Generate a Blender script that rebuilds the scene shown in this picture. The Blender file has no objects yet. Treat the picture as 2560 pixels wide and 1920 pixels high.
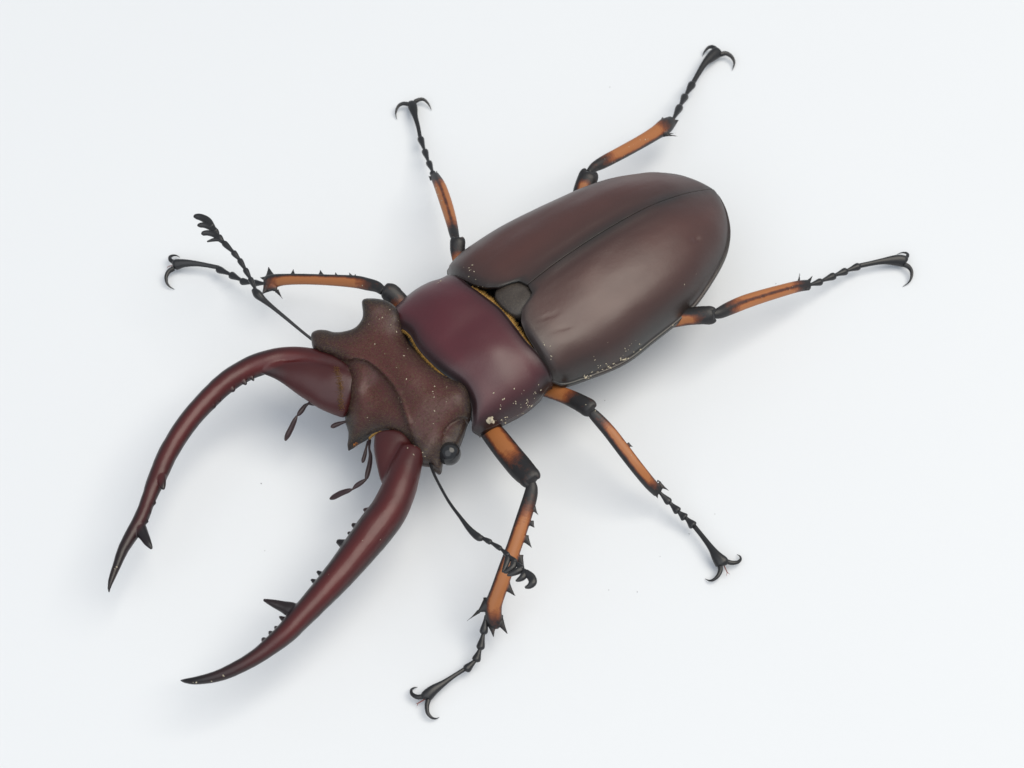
import bpy, bmesh, math, random
import numpy as np
from mathutils import Vector, Matrix, noise
from mathutils.geometry import delaunay_2d_cdt
from mathutils.bvhtree import BVHTree

random.seed(7)
rng = np.random.default_rng(7)
scene = bpy.context.scene
MM = 0.001                                  # everything is worked out in millimetres

# ------------------------------------------------------------------ camera
ELEV = math.radians(55); FOV = math.radians(30); WIDTH = 115.0
DIST = WIDTH / 2 / math.tan(FOV / 2)
CAM = np.array([0, -DIST * math.cos(ELEV), DIST * math.sin(ELEV)])
cd = bpy.data.cameras.new('camera'); cam = bpy.data.objects.new('camera', cd)
scene.collection.objects.link(cam)
cam.location = Vector(CAM) * MM
cam.rotation_euler = (math.pi / 2 - ELEV, 0, 0)
cd.sensor_fit = 'HORIZONTAL'; cd.angle = FOV
cd.clip_start = 0.005; cd.clip_end = 20
cd.dof.use_dof = True; cd.dof.focus_distance = 0.203; cd.dof.aperture_fstop = 90
scene.camera = cam

# ------------------------------------------------------------------ light
world = bpy.data.worlds.new('World'); scene.world = world; world.use_nodes = True
bg = world.node_tree.nodes['Background']
bg.inputs[0].default_value = (0.82, 0.90, 1.0, 1); bg.inputs[1].default_value = 0.43

def area(name, loc, aim, size, power, col):
    l = bpy.data.lights.new(name, 'AREA'); l.shape = 'DISK'; l.size = size; l.energy = power; l.color = col
    o = bpy.data.objects.new(name, l); scene.collection.objects.link(o)
    o.location = loc
    o.rotation_euler = (Vector(aim) - Vector(loc)).to_track_quat('-Z', 'Y').to_euler()
    return o
area('softbox_right', (0.56, 0.0, 1.14), (0, 0, 0), 1.15, 12.6, (1.0, 0.935, 0.82))
area('softbox_front', (-0.28, -0.72, 1.00), (0, 0, 0), 1.5, 5.9, (0.97, 0.985, 1.0))

scene.render.engine = 'CYCLES'
vs = scene.view_settings
vs.view_transform = 'Standard'; vs.look = 'None'; vs.exposure = 0.04; vs.gamma = 1; vs.use_curve_mapping = False

# ------------------------------------------------------------------ photograph measurements -> millimetres
FPX = 1280 / math.tan(FOV / 2)
FW = -CAM / DIST; RT = np.array([1., 0, 0]); UP = np.cross(RT, FW)
def low(z):                                  # inverse of the lift, for heights read back from geometry
    a, b = 0., 40.
    for _ in range(40):
        m = .5 * (a + b); u = min(max((m - 1.2) / 3.0, 0), 1)
        if m + LIFT * u * u * (3 - 2 * u) < z: a = m
        else: b = m
    return .5 * (a + b)
def ray(p): return FW + RT * (p[0] - 1280) / FPX - UP * (p[1] - 960) / FPX
LIFT = 1.6                                  # the trunk stands this much higher than first measured; feet stay down
def at(p, z):
    u = min(max((z - 1.2) / 3.0, 0), 1); z = z + LIFT * u * u * (3 - 2 * u)
    d = ray(p); return CAM + d * (z - CAM[2]) / d[2]
def mmpp(P): return float((np.asarray(P) - CAM) @ FW) / FPX
def window(x0, y0, k): return lambda x, y: (x0 + x * k, y0 + y * k), k
Z1, K1 = window(680, 680, .36166)
Z2, K2 = window(1080, 400, .36166)
Z3, K3 = window(240, 820, .37975)
Z4, K4 = window(420, 1150, .36170)
Z5, K5 = window(1000, 1000, .50633)
Z6, K6 = window(1320, 900, .34960)
Z7, K7 = window(380, 500, .31646)
Z8, K8 = window(940, 220, .28930)
Z9, K9 = window(1400, 80, .25316)
ZH, KH = window(1640, 600, .30742)
ZP, KP = window(680, 980, .18083)

# body frame: origin at the tip of the scutellum, s runs to the tail, t to the beetle's right
ORI = np.array([1.5154, 3.9386]); AX = np.array([.77245, .63507]); NN = np.array([AX[1], -AX[0]])
_r = np.array([*(ORI + AX * 2), 10.]); SHIFT = (CAM - _r) * LIFT / (CAM[2] - _r[2])
def body(s, t, z):
    xy = ORI + AX * s + NN * t
    return np.array([xy[0], xy[1], z]) + SHIFT

# ------------------------------------------------------------------ materials
def new_mat(name):
    m = bpy.data.materials.new(name); m.use_nodes = True
    nt = m.node_tree; b = nt.nodes['Principled BSDF']
    return m, nt, b
def nd(nt, t, **kw):
    n = nt.nodes.new(t)
    for k, v in kw.items(): setattr(n, k, v)
    return n
def lk(nt, a, b): nt.links.new(a, b)
def noise_node(nt, scale, detail=4, rough=.55, dist=0):
    tc = nd(nt, 'ShaderNodeTexCoord'); n = nd(nt, 'ShaderNodeTexNoise')
    n.inputs['Scale'].default_value = scale; n.inputs['Detail'].default_value = detail
    n.inputs['Roughness'].default_value = rough; n.inputs['Distortion'].default_value = dist
    lk(nt, tc.outputs['Object'], n.inputs['Vector'])
    return n
def ramp(nt, src, stops):
    r = nd(nt, 'ShaderNodeValToRGB'); e = r.color_ramp.elements
    while len(e) < len(stops): e.new(.5)
    for q, (p, c) in zip(e, stops): q.position = p; q.color = (*c, 1)
    lk(nt, src, r.inputs[0]); return r
def mix(nt, fac, a, b, mode='MIX'):
    m = nd(nt, 'ShaderNodeMix', data_type='RGBA', blend_type=mode)
    for s, v in ((m.inputs[0], fac), (m.inputs[6], a), (m.inputs[7], b)):
        if hasattr(v, 'links'): lk(nt, v, s)
        elif isinstance(v, tuple): s.default_value = (*v, 1)
        else: s.default_value = v
    return m.outputs[2]
def bump(nt, b, src, strength, dist):
    n = nd(nt, 'ShaderNodeBump'); n.inputs['Strength'].default_value = strength; n.inputs['Distance'].default_value = dist
    lk(nt, src, n.inputs['Height']); lk(nt, n.outputs[0], b.inputs['Normal'])
def attr(nt, name):
    a = nd(nt, 'ShaderNodeAttribute'); a.attribute_name = name; return a.outputs['Fac']

def shell_mat(name, inner, outer, rough=.36, fine=0, hair=None, spec=.5, mott=None):
    """Chitin: the pigment runs from `outer` at the plate's margin to `inner` in its middle."""
    m, nt, b = new_mat(name)
    big = noise_node(nt, 160, 3); sm = noise_node(nt, 9000, 2)
    col = ramp(nt, attr(nt, 'mask'), [(0, outer), (.30, tuple(.5 * (i + o) for i, o in zip(inner, outer))), (1, inner)]).outputs[0]
    col = mix(nt, ramp(nt, big.outputs[0], [(.35, (0, 0, 0)), (.72, (.55, .55, .55))]).outputs[0], col, mott or tuple(c * .62 for c in inner))
    if hair:
        h = noise_node(nt, 5200, 3, .7)
        col = mix(nt, ramp(nt, h.outputs[0], [(.48, (0, 0, 0)), (.72, (.75, .75, .75))]).outputs[0], col, hair)
    lk(nt, col, b.inputs['Base Color'])
    rr = nd(nt, 'ShaderNodeMapRange'); lk(nt, big.outputs[0], rr.inputs[0])
    rr.inputs[3].default_value = rough - .05; rr.inputs[4].default_value = rough + .07
    lk(nt, rr.outputs[0], b.inputs['Roughness'])
    b.inputs['Specular IOR Level'].default_value = spec
    pit = noise_node(nt, 1700, 5, .6); hm = nd(nt, 'ShaderNodeMath', operation='MULTIPLY_ADD')
    lk(nt, pit.outputs[0], hm.inputs[0]); hm.inputs[1].default_value = 1.6; lk(nt, sm.outputs[0], hm.inputs[2])
    bump(nt, b, hm.outputs[0], .24 + fine, .00003)
    return m
M_ELY = shell_mat('elytron_chitin', (.072, .024, .019), (.007, .009, .008), .38, spec=.70)
M_PRO = shell_mat('pronotum_chitin', (.080, .013, .020), (.009, .009, .010), .36, spec=.6)
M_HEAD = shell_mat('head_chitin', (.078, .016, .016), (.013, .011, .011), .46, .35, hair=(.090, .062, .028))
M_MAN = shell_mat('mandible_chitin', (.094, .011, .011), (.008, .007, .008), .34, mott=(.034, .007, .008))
M_BLK = shell_mat('black_chitin', (.018, .018, .020), (.015, .015, .017), .34)
M_SCU = shell_mat('scutellum_chitin', (.044, .035, .030), (.032, .026, .023), .44, .3, hair=(.075, .060, .044))
M_PALP = shell_mat('palp_chitin', (.040, .018, .020), (.012, .009, .010), .35)

def leg_mat():
    m, nt, b = new_mat('leg_chitin')
    n = noise_node(nt, 900, 4); n2 = noise_node(nt, 7000, 2)
    ad = nd(nt, 'ShaderNodeMath', operation='MULTIPLY_ADD'); lk(nt, n.outputs[0], ad.inputs[0])
    n3 = noise_node(nt, 2600, 4, .65, .6); sub = nd(nt, 'ShaderNodeMath', operation='MULTIPLY_ADD'); lk(nt, n3.outputs[0], sub.inputs[0])
    sub.inputs[1].default_value = .55; lk(nt, attr(nt, 'mask'), sub.inputs[2])
    ad.inputs[1].default_value = .62; lk(nt, sub.outputs[0], ad.inputs[2])
    off = nd(nt, 'ShaderNodeMath', operation='ADD'); lk(nt, ad.outputs[0], off.inputs[0]); off.inputs[1].default_value = -.40; ad = off
    c = ramp(nt, ad.outputs[0], [(.25, (.013, .012, .013)), (.50, (.090, .026, .013)), (.80, (.235, .068, .020)), (1.0, (.36, .130, .040))])
    lk(nt, c.outputs[0], b.inputs['Base Color']); b.inputs['Roughness'].default_value = .46
    bump(nt, b, n2.outputs[0], .25, .00003)
    return m
M_LEG = leg_mat()
def plain(name, col, rough, var=.25, scale=3000, spec=.5):
    m, nt, b = new_mat(name); n = noise_node(nt, scale, 3)
    lk(nt, mix(nt, n.outputs[0], tuple(c * (1 - var) for c in col), tuple(min(1, c * (1 + var)) for c in col)), b.inputs['Base Color'])
    b.inputs['Roughness'].default_value = rough; b.inputs['Specular IOR Level'].default_value = spec
    return m
M_EYE = plain('eye_lens', (.020, .021, .023), .12)
M_HAIR = plain('golden_hair', (.44, .25, .06), .55, .45)
M_BROWN = plain('brown_hair', (.20, .095, .025), .55, .5)
M_FUZZ = plain('olive_hair', (.14, .098, .045), .5, .5)
M_BRIS = plain('red_bristle', (.20, .035, .02), .45)
M_OHAIR = plain('orange_hair', (.65, .22, .035), .5)
M_GRAIN = plain('pale_grain', (.50, .44, .33), .85, .6)
M_DUST = plain('grey_dust', (.36, .36, .37), .9, .2)
def paper_mat():
    m, nt, b = new_mat('white_paper')
    n = noise_node(nt, 25, 3); f = noise_node(nt, 2600, 4)
    lk(nt, mix(nt, n.outputs[0], (.745, .768, .802), (.76, .782, .812)), b.inputs['Base Color'])
    b.inputs['Roughness'].default_value = .75; b.inputs['Specular IOR Level'].default_value = .25
    bump(nt, b, f.outputs[0], .08, .00005)
    return m
M_PAPER = paper_mat()

# ------------------------------------------------------------------ mesh helpers (all input in mm)
def link(name, me, mat, parent=None):
    o = bpy.data.objects.new(name, me); scene.collection.objects.link(o)
    if mat is not None: me.materials.append(mat)
    if parent is not None:
        o.parent = parent
        if parent.type == 'EMPTY': o.matrix_parent_inverse = Matrix.Translation(-parent.location)
    return o
def to_mesh(name, V, F, mask=None, smooth=True):
    me = bpy.data.meshes.new(name)
    V = np.asarray(V, float)
    me.from_pydata((V * MM).tolist(), [], [tuple(int(i) for i in f) for f in F])
    if mask is not None:
        a = me.attributes.new('mask', 'FLOAT', 'POINT'); a.data.foreach_set('value', np.asarray(mask, np.float32))
    bm = bmesh.new(); bm.from_mesh(me); bmesh.ops.recalc_face_normals(bm, faces=bm.faces); bm.to_mesh(me); bm.free()
    if smooth: me.polygons.foreach_set('use_smooth', [True] * len(me.polygons))
    me.update(); return me
def catmull(P, n=8):
    P = np.asarray(P, float); out = []
    for i in range(len(P) - 1):
        p0 = P[i - 1] if i else 2 * P[0] - P[1]; p1 = P[i]; p2 = P[i + 1]
        p3 = P[i + 2] if i + 2 < len(P) else 2 * P[-1] - P[-2]
        for k in range(n):
            u = k / n
            out.append(.5 * (2 * p1 + (p2 - p0) * u + (2 * p0 - 5 * p1 + 4 * p2 - p3) * u * u + (3 * p1 - p0 - 3 * p2 + p3) * u ** 3))
    out.append(P[-1]); return np.array(out)
def tube(C, W, asp=.9, n=8, seg=18, smooth=True):
    """C centres (k,3), W full widths in mm; rounded elliptical section; closed ends."""
    Q = catmull(np.c_[np.asarray(C, float), np.asarray(W, float)], n) if smooth else np.c_[C, W]
    C = Q[:, :3]; W = np.maximum(Q[:, 3], .02)
    T = np.gradient(C, axis=0); T /= np.linalg.norm(T, axis=1)[:, None] + 1e-9
    V = []; F = []
    for i in range(len(C)):
        vd = C[i] - CAM; L = np.cross(T[i], vd); L /= np.linalg.norm(L) + 1e-9; N = np.cross(L, T[i])
        for k in range(seg):
            a = 2 * math.pi * k / seg
            V.append(C[i] + L * math.cos(a) * W[i] / 2 + N * math.sin(a) * W[i] / 2 * asp)
    m = len(C)
    for i in range(m - 1):
        for k in range(seg):
            F.append((i * seg + k, i * seg + (k + 1) % seg, (i + 1) * seg + (k + 1) % seg, (i + 1) * seg + k))
    # domed caps
    for e, sgn in ((0, -1), (m - 1, 1)):
        V.append(C[e] + T[e] * sgn * W[e] * .22); c = len(V) - 1
        for k in range(seg): F.append((e * seg + k, e * seg + (k + 1) % seg, c))
    return V, F, Q
def pxtube(win, k, pts, asp=.9, n=8, seg=18):
    """pts: (x, y, width, z) read off an enlarged window of the photograph."""
    C = []; W = []
    for x, y, w, z in pts:
        P = at(win(x, y), z); C.append(P); W.append(w * k * mmpp(P))
    return tube(C, W, asp, n, seg)
def join(*parts):
    V = []; F = []
    for v, f in [(p[0], p[1]) for p in parts]:
        o = len(V); V += list(v); F += [tuple(i + o for i in q) for q in f]
    return V, F
def fuse(V, F, voxel, it=3):
    """Weld overlapping pieces into one skin."""
    me = bpy.data.meshes.new('tmp'); me.from_pydata([tuple(v) for v in V], [], [tuple(int(i) for i in f) for f in F])
    bm = bmesh.new(); bm.from_mesh(me); bmesh.ops.recalc_face_normals(bm, faces=bm.faces); bm.to_mesh(me); bm.free()
    o = bpy.data.objects.new('tmp', me); scene.collection.objects.link(o)
    r = o.modifiers.new('r', 'REMESH'); r.mode = 'VOXEL'; r.voxel_size = voxel
    s = o.modifiers.new('s', 'SMOOTH'); s.iterations = it; s.factor = .5
    dg = bpy.context.evaluated_depsgraph_get(); ev = o.evaluated_get(dg); em = ev.to_mesh()
    v = np.empty(len(em.vertices) * 3); em.vertices.foreach_get('co', v)
    f = [tuple(p.vertices) for p in em.polygons]
    ev.to_mesh_clear(); bpy.data.objects.remove(o); bpy.data.meshes.remove(me)
    return v.reshape(-1, 3), f
def sstep(a, b, x): 
    x = np.clip((np.asarray(x, float) - a) / (b - a), 0, 1); return x * x * (3 - 2 * x)
def nearest(P, Q):
    """parameter 0..1 along polyline Q, signed side offset / half width, and height offset / half width"""
    C = Q[:, :3]; W = Q[:, 3]
    d = ((P[:, None, :] - C[None]) ** 2).sum(2); i = d.argmin(1)
    T = np.gradient(C, axis=0); T /= np.linalg.norm(T, axis=1)[:, None] + 1e-9
    L = np.cross(T, C - CAM); L /= np.linalg.norm(L, axis=1)[:, None] + 1e-9
    N = np.cross(L, T); off = P - C[i]
    lat = (off * L[i]).sum(1) / (W[i] / 2 + 1e-6); hei = (off * N[i]).sum(1) / (W[i] / 2 + 1e-6)
    along = np.r_[0, np.cumsum(np.linalg.norm(np.diff(C, axis=0), axis=1))]
    return along[i] / along[-1], lat, hei

# ------------------------------------------------------------------ the surface
def ground():
    n = 24; V = []; F = []; R = 1500.
    for j in range(n + 1):
        for i in range(n + 1):
            V.append((-R + 2 * R * i / n, -R + 2 * R * j / n, 0))
    for j in range(n):
        for i in range(n): a = j * (n + 1) + i; F.append((a, a + 1, a + n + 2, a + n + 1))
    o = link('white_surface', to_mesh('white_surface', V, F), M_PAPER)
    o['kind'] = 'structure'; o['label'] = 'plain white paper surface under the beetle'
ground()

# ------------------------------------------------------------------ the beetle
beetle = bpy.data.objects.new('stag_beetle', None); scene.collection.objects.link(beetle)
beetle.empty_display_size = .01
beetle.location = Vector((*body(0, 0, 0)[:2], 0)) * MM
beetle['label'] = 'maroon stag beetle with long toothed mandibles and orange and black legs on white paper'
beetle['category'] = 'beetle'

# underside: one continuous trunk from neck to tail, dark, under the plates
def trunk():
    #  s, half width, z centre, half height
    rows = [(-19.8, 3.0, 7.2, .9), (-18, 4.8, 7.2, 1.6), (-15, 5.8, 7.2, 2.3), (-13, 6.2, 7.3, 3.0), (-10, 7.4, 7.3, 3.0), (-6, 7.4, 7.4, 3.1), (-4, 7.2, 7.4, 2.4),
            (-2, 7.8, 7.2, 2.6), (2, 9.0, 7.6, 3.1), (8, 9.2, 7.3, 3.0), (14, 8.5, 7.1, 2.7), (19, 7.0, 6.6, 2.7), (23, 4.9, 6.9, 2.0), (25.6, 2.4, 7.1, 1.0), (26.4, .6, 7.2, .4)]
    Q = catmull(np.array(rows), 5); V = []; F = []; seg = 40
    for s, w, z, h in Q:
        for k in range(seg):
            a = 2 * math.pi * k / seg
            V.append(body(s, max(w, .1) * math.cos(a), z + max(h, .1) * math.sin(a)))
    for i in range(len(Q) - 1):
        for k in range(seg): F.append((i * seg + k, i * seg + (k + 1) % seg, (i + 1) * seg + (k + 1) % seg, (i + 1) * seg + k))
    F.append(tuple(range(seg))); F.append(tuple(range((len(Q) - 1) * seg, len(Q) * seg)))
    return link('body', to_mesh('body', V, F, np.ones(len(V))), M_BLK, beetle)
trunk()

# ---- wing cases
RIM_S = [-3.6, -2.97, -.5, 4.59, 8.98, 12.86, 15.91, 20.05, 23.21, 25.38, 26.88, 27.72, 27.83]
RIM_R = [8.8, 9.82, 10.42, 11.28, 11.09, 10.82, 10.34, 8.92, 7.41, 5.59, 3.43, 1.42, .05]
RIM_Z = [8.4, 8.0, 7.5, 7.0, 7.0, 7.0, 7.0, 7.2, 7.4, 7.6, 7.8, 7.9, 8.0]
L_S = [-3.6, -2.8, -.55, 1.7, 3.94, 6.19, 8.44, 10.69, 12.94, 15.18, 17.43, 19.68, 21.93, 24.18, 26.43, 27.5, 27.83]
L_W = [9.0, 10.2, 10.95, 11.15, 11.15, 10.95, 10.65, 10.35, 10.12, 9.9, 9.47, 8.87, 8.07, 6.94, 4.5, 2.0, .05]
SUT_S = [-4, 0, 5.12, 11.31, 17.48, 22.09, 26, 27.83]
SUT_Z = [12.5, 12.8, 13.5, 13.5, 12.7, 11.2, 9.2, 8.1]
CURVES = {}
def smooth_interp(x, xs, ys):
    key = (tuple(xs), tuple(ys))
    if key not in CURVES:
        q = catmull(np.c_[xs, ys], 12); o = np.argsort(q[:, 0]); CURVES[key] = (q[o, 0], q[o, 1])
    return np.interp(x, *CURVES[key])
def elytron_front(t):                       # where the front edge runs
    return np.interp(t, [0, 1.2, 1.9, 3.0, 4.3, 5.5, 7.5, 9.2, 10.2], [.30, -.05, -2.1, -3.15, -3.55, -3.7, -3.92, -3.95, -3.5])
def elytron_z(s, t, w):
    zr = smooth_interp(s, RIM_S, RIM_Z); zt = smooth_interp(s, SUT_S, SUT_Z)
    d = np.maximum(w - t, 0)
    margin = np.interp(s, [-4, 12, 20, 25, 28], [.15, .18, .25, .40, .35])
    we = np.maximum(w - margin, .05)
    v = np.clip(t / we, 0, 1)
    ex = np.interp(s, [-4, 10, 18, 25, 28], [.52, .52, .60, .76, .82])
    z = zr + .05 * sstep(0, .15, d) + (zt - zr) * (1 - v ** 2.55) ** ex
    z -= .012 * np.exp(-(t / .07) ** 2)                      # the seam dips
    z -= .05 * np.exp(-((t - 1.1) / .35) ** 2) * sstep(0, 5, s) * (1 - sstep(18, 24, s))
    z -= .10 * np.exp(-((t - w * .62) / 1.2) ** 2) * sstep(-3, 3, s) * (1 - sstep(15, 24, s))
    return z
def make_elytron(side):
    V = []; mask = []; ns = 120
    us = np.linspace(0, 1, ns); us = us - .10 * np.sin(2 * math.pi * us) / (2 * math.pi) ; us = 1 - (1 - us) ** 1.25
    us = np.r_[us[0], .0006, .002, us[1:-1], .9985, us[-1]]; ns = len(us)
    vs_ = np.sin(np.linspace(0, 1, 62) * math.pi / 2) ** .9; vs_ = np.r_[0, .0015, .005, .012, vs_[1:-1], .9988, 1]; vs_ = np.unique(vs_); ntt = len(vs_)
    for v2 in vs_:
        for u in us:
            # front edge depends on t, solved by a few passes
            t = 5.0; s = 0
            for _ in range(6):
                f = elytron_front(t); s = f + (27.80 - f) * u
                w = smooth_interp(s, RIM_S, RIM_R) if side > 0 else smooth_interp(s, L_S, L_W)
                w = max(w, .08); t = .045 + (w - .045) * v2
            z = float(elytron_z(s, t, w))
            fr = (s - elytron_front(t))
            z -= .60 * (1 - sstep(0, .55, fr)) ** 2 * (.08 + .92 * sstep(2.0, 5, t))
            hump = math.exp(-((t - w * .72) / 1.6) ** 2 - ((s + 1.0) / 1.8) ** 2); z += .22 * hump
            z += .07 * noise.noise(Vector((s * .22, t * .35 * side, 3.))) + .012 * noise.noise(Vector((s * .5, t * 1.6 * side, 7.)))
            if side > 0:                                        # an old dent and two short creases by the shoulder
                z -= .22 * math.exp(-((s - 19.6) / .6) ** 2 - ((t - 5.7) / .35) ** 2)
                z -= .07 * math.exp(-((s + .6) / .9) ** 2 - ((t - 4.6 - .3 * s) / .16) ** 2) + .07 * math.exp(-((s - .2) / 1.1) ** 2 - ((t - 6.4 - .3 * s) / .2) ** 2)
            V.append(body(s, t * side, z))
            d = min(w - t, fr * 1.2, t * .85 + .5, (27.9 - s) * .9)
            mask.append(float(sstep(-.3, 4.3, d)))
    n = len(V)
    V2 = [p - np.array([0, 0, .55]) for p in V]; V = V + V2; mask = mask + [0.] * n
    F = []
    for j in range(ntt - 1):
        for i in range(ns - 1):
            a = j * ns + i; q = (a, a + 1, a + ns + 1, a + ns)
            F.append(q); F.append(tuple(x + n for x in q[::-1]))
    ring = [(j * ns, (j + 1) * ns) for j in range(ntt - 1)] + [(j * ns + ns - 1, (j + 1) * ns + ns - 1) for j in range(ntt - 1)] \
         + [(i, i + 1) for i in range(ns - 1)] + [((ntt - 1) * ns + i, (ntt - 1) * ns + i + 1) for i in range(ns - 1)]
    for a, b in ring: F.append((a, b, b + n, a + n))
    return link('elytron', to_mesh('elytron', V, F, mask), M_ELY, beetle)
ely_r = make_elytron(1); ely_l = make_elytron(-1)

# ---- scutellum: the small shield between the wing cases
def scutellum():
    V = []; F = []; mask = []; nr, nk = 10, 40
    def outline(a):
        c, s_ = math.cos(a), math.sin(a)
        x = (1.75 if c > 0 else 1.7) * abs(c) ** .75 * (1 if c > 0 else -1)
        return (-1.35 + x * 1.12, 1.08 * (2.15 - .22 * max(x, 0)) * abs(s_) ** .75 * (1 if s_ > 0 else -1))
    for i in range(nr + 1):
        r = i / nr
        for k in range(nk):
            s, t = outline(2 * math.pi * k / nk)
            z = 12.46 - .20 * r ** 5 - .05 * (t * r) ** 2 - .10 * math.exp(-(((s + 1.35) * r - .5) ** 2 + (t * r) ** 2) / .5) - .18 * max(0, -(s + 1.35) * r)
            V.append(body(-1.35 + (s + 1.35) * r, t * r, z)); mask.append(float(sstep(0, .5, 1 - r)))
    for i in range(nr):
        for k in range(nk): F.append((i * nk + k, i * nk + (k + 1) % nk, (i + 1) * nk + (k + 1) % nk, (i + 1) * nk + k))
    b = len(V)
    for k in range(nk): V.append(V[nr * nk + k] - np.array([0, 0, 1.2])); mask.append(0)
    for k in range(nk): F.append((nr * nk + k, nr * nk + (k + 1) % nk, b + (k + 1) % nk, b + k))
    F.append(tuple(b + k for k in range(nk)))
    link('scutellum', to_mesh('scutellum', V, F, mask), M_SCU, beetle)
scutellum()

# ---- pronotum
def pro_front(v): return smooth_interp(abs(v), [-.25, 0, .25, .5, .72, .88, .96, 1], [-13.05, -13.2, -13.05, -12.5, -12.8, -13.6, -14.0, -13.5])
def pro_rear(v): return smooth_interp(abs(v), [-.3, 0, .3, .55, .8, .93, 1], [-3.8, -3.55, -3.8, -3.95, -3.6, -3.6, -3.9])
def pro_w(s): return smooth_interp(s, [-15, -14, -12.5, -10.9, -8.4, -6.3, -4.9, -3.6, -3], [7.9, 8.5, 9.05, 9.45, 9.8, 9.7, 9.25, 9.15, 9.1])
def pro_point(u, v):
    f, r = float(pro_front(v)), float(pro_rear(v)); s = f + (r - f) * u
    w = float(pro_w(s)); t = v * w
    zr = 7.6 + .5 * u; zt = smooth_interp(u, [0, .15, .5, .85, 1], [11.2, 11.9, 12.65, 12.45, 12.05])
    z = zr + (zt - zr) * (1 - abs(v) ** 2.6) ** .56
    z -= .45 * (1 - sstep(0, .07, u)) + .35 * (1 - sstep(0, .05, 1 - u))
    z += .12 * math.exp(-((1 - u) / .018) ** 2)                                  # bead along the hind margin
    z += .16 * math.exp(-((abs(v) - .42) / .2) ** 2 - ((u - .55) / .25) ** 2) - .10 * math.exp(-(v / .12) ** 2) * math.sin(math.pi * u)
    z += .05 * noise.noise(Vector((s * .4, t * .4, 9.)))
    return s, t, float(z)
def pronotum():
    V = []; mask = []
    vv = np.sin(np.linspace(-math.pi / 2, math.pi / 2, 110)); uu = .5 - .5 * np.cos(np.linspace(0, math.pi, 60))
    vv = np.r_[-1, -.9995, vv[1:-1], .9995, 1]; uu = np.r_[0, uu[1] * .4, uu[1:-1], 1 - uu[1] * .4, 1]; nu, nv = len(uu), len(vv)
    for v in vv:
        for u in uu:
            s, t, z = pro_point(u, v); V.append(body(s, t, z))
            d = min((1 - abs(v)) * 9, u * 10, (1 - u) * 10); mask.append(float(sstep(.05, 2.2, d)))
    n = len(V); V = V + [p - np.array([0, 0, .6]) for p in V]; mask += [0] * n; F = []
    for j in range(nv - 1):
        for i in range(nu - 1):
            a = j * nu + i; q = (a, a + 1, a + nu + 1, a + nu); F.append(q); F.append(tuple(x + n for x in q[::-1]))
    ring = [(j * nu, (j + 1) * nu) for j in range(nv - 1)] + [(j * nu + nu - 1, (j + 1) * nu + nu - 1) for j in range(nv - 1)] \
         + [(i, i + 1) for i in range(nu - 1)] + [((nv - 1) * nu + i, (nv - 1) * nu + i + 1) for i in range(nu - 1)]
    for a, b in ring: F.append((a, b, b + n, a + n))
    return link('pronotum', to_mesh('pronotum', V, F, mask), M_PRO, beetle)
pron = pronotum()

def hairs(name, mat, parent, roots, tips, r=.045):
    V = []; F = []
    for a, b in zip(roots, tips):
        d = b - a; e = np.cross(d, (.3, .2, 1.)); e /= np.linalg.norm(e) + 1e-9; g = np.cross(d, e); g /= np.linalg.norm(g) + 1e-9
        i = len(V); V += [a + e * r, a - e * r * .5 + g * r * .87, a - e * r * .5 - g * r * .87, b]
        F += [(i, i + 1, i + 3), (i + 1, i + 2, i + 3), (i + 2, i, i + 3)]
    o = link(name, to_mesh(name, V, F), mat, parent); o['kind'] = 'stuff'; return o
def pro_fringe():
    ro, ti = [], []
    for _ in range(1100):                                       # golden fringe behind the pronotum
        v = rng.uniform(-.5, .60); s, t, z = pro_point(1, v)
        k = min(1, (.62 - v) * 5) * min(1, (v + .52) * 6)
        a = body(s + .02, t, z - .28 - rng.uniform(0, .25))
        ro.append(a); ti.append(body(s + .10 + rng.uniform(.05, .62) * (.4 + .6 * k), t + rng.normal(0, .12), z - .12 - rng.uniform(0, .3)))
    hairs('hair_fringe', M_HAIR, pron, ro, ti)
    ro, ti = [], []
    for _ in range(1500):                                       # thinner fringe in front of it
        v = rng.uniform(-.74, .46); s, t, z = pro_point(0, v)
        ro.append(body(s + .05, t, z - .1 - rng.uniform(0, .2))); ti.append(body(s - rng.uniform(.03, .36), t + rng.normal(0, .10), z - .12 - rng.uniform(0, .25)))
    hairs('hair_fringe', M_HAIR, pron, ro, ti)
pro_fringe()

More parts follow.
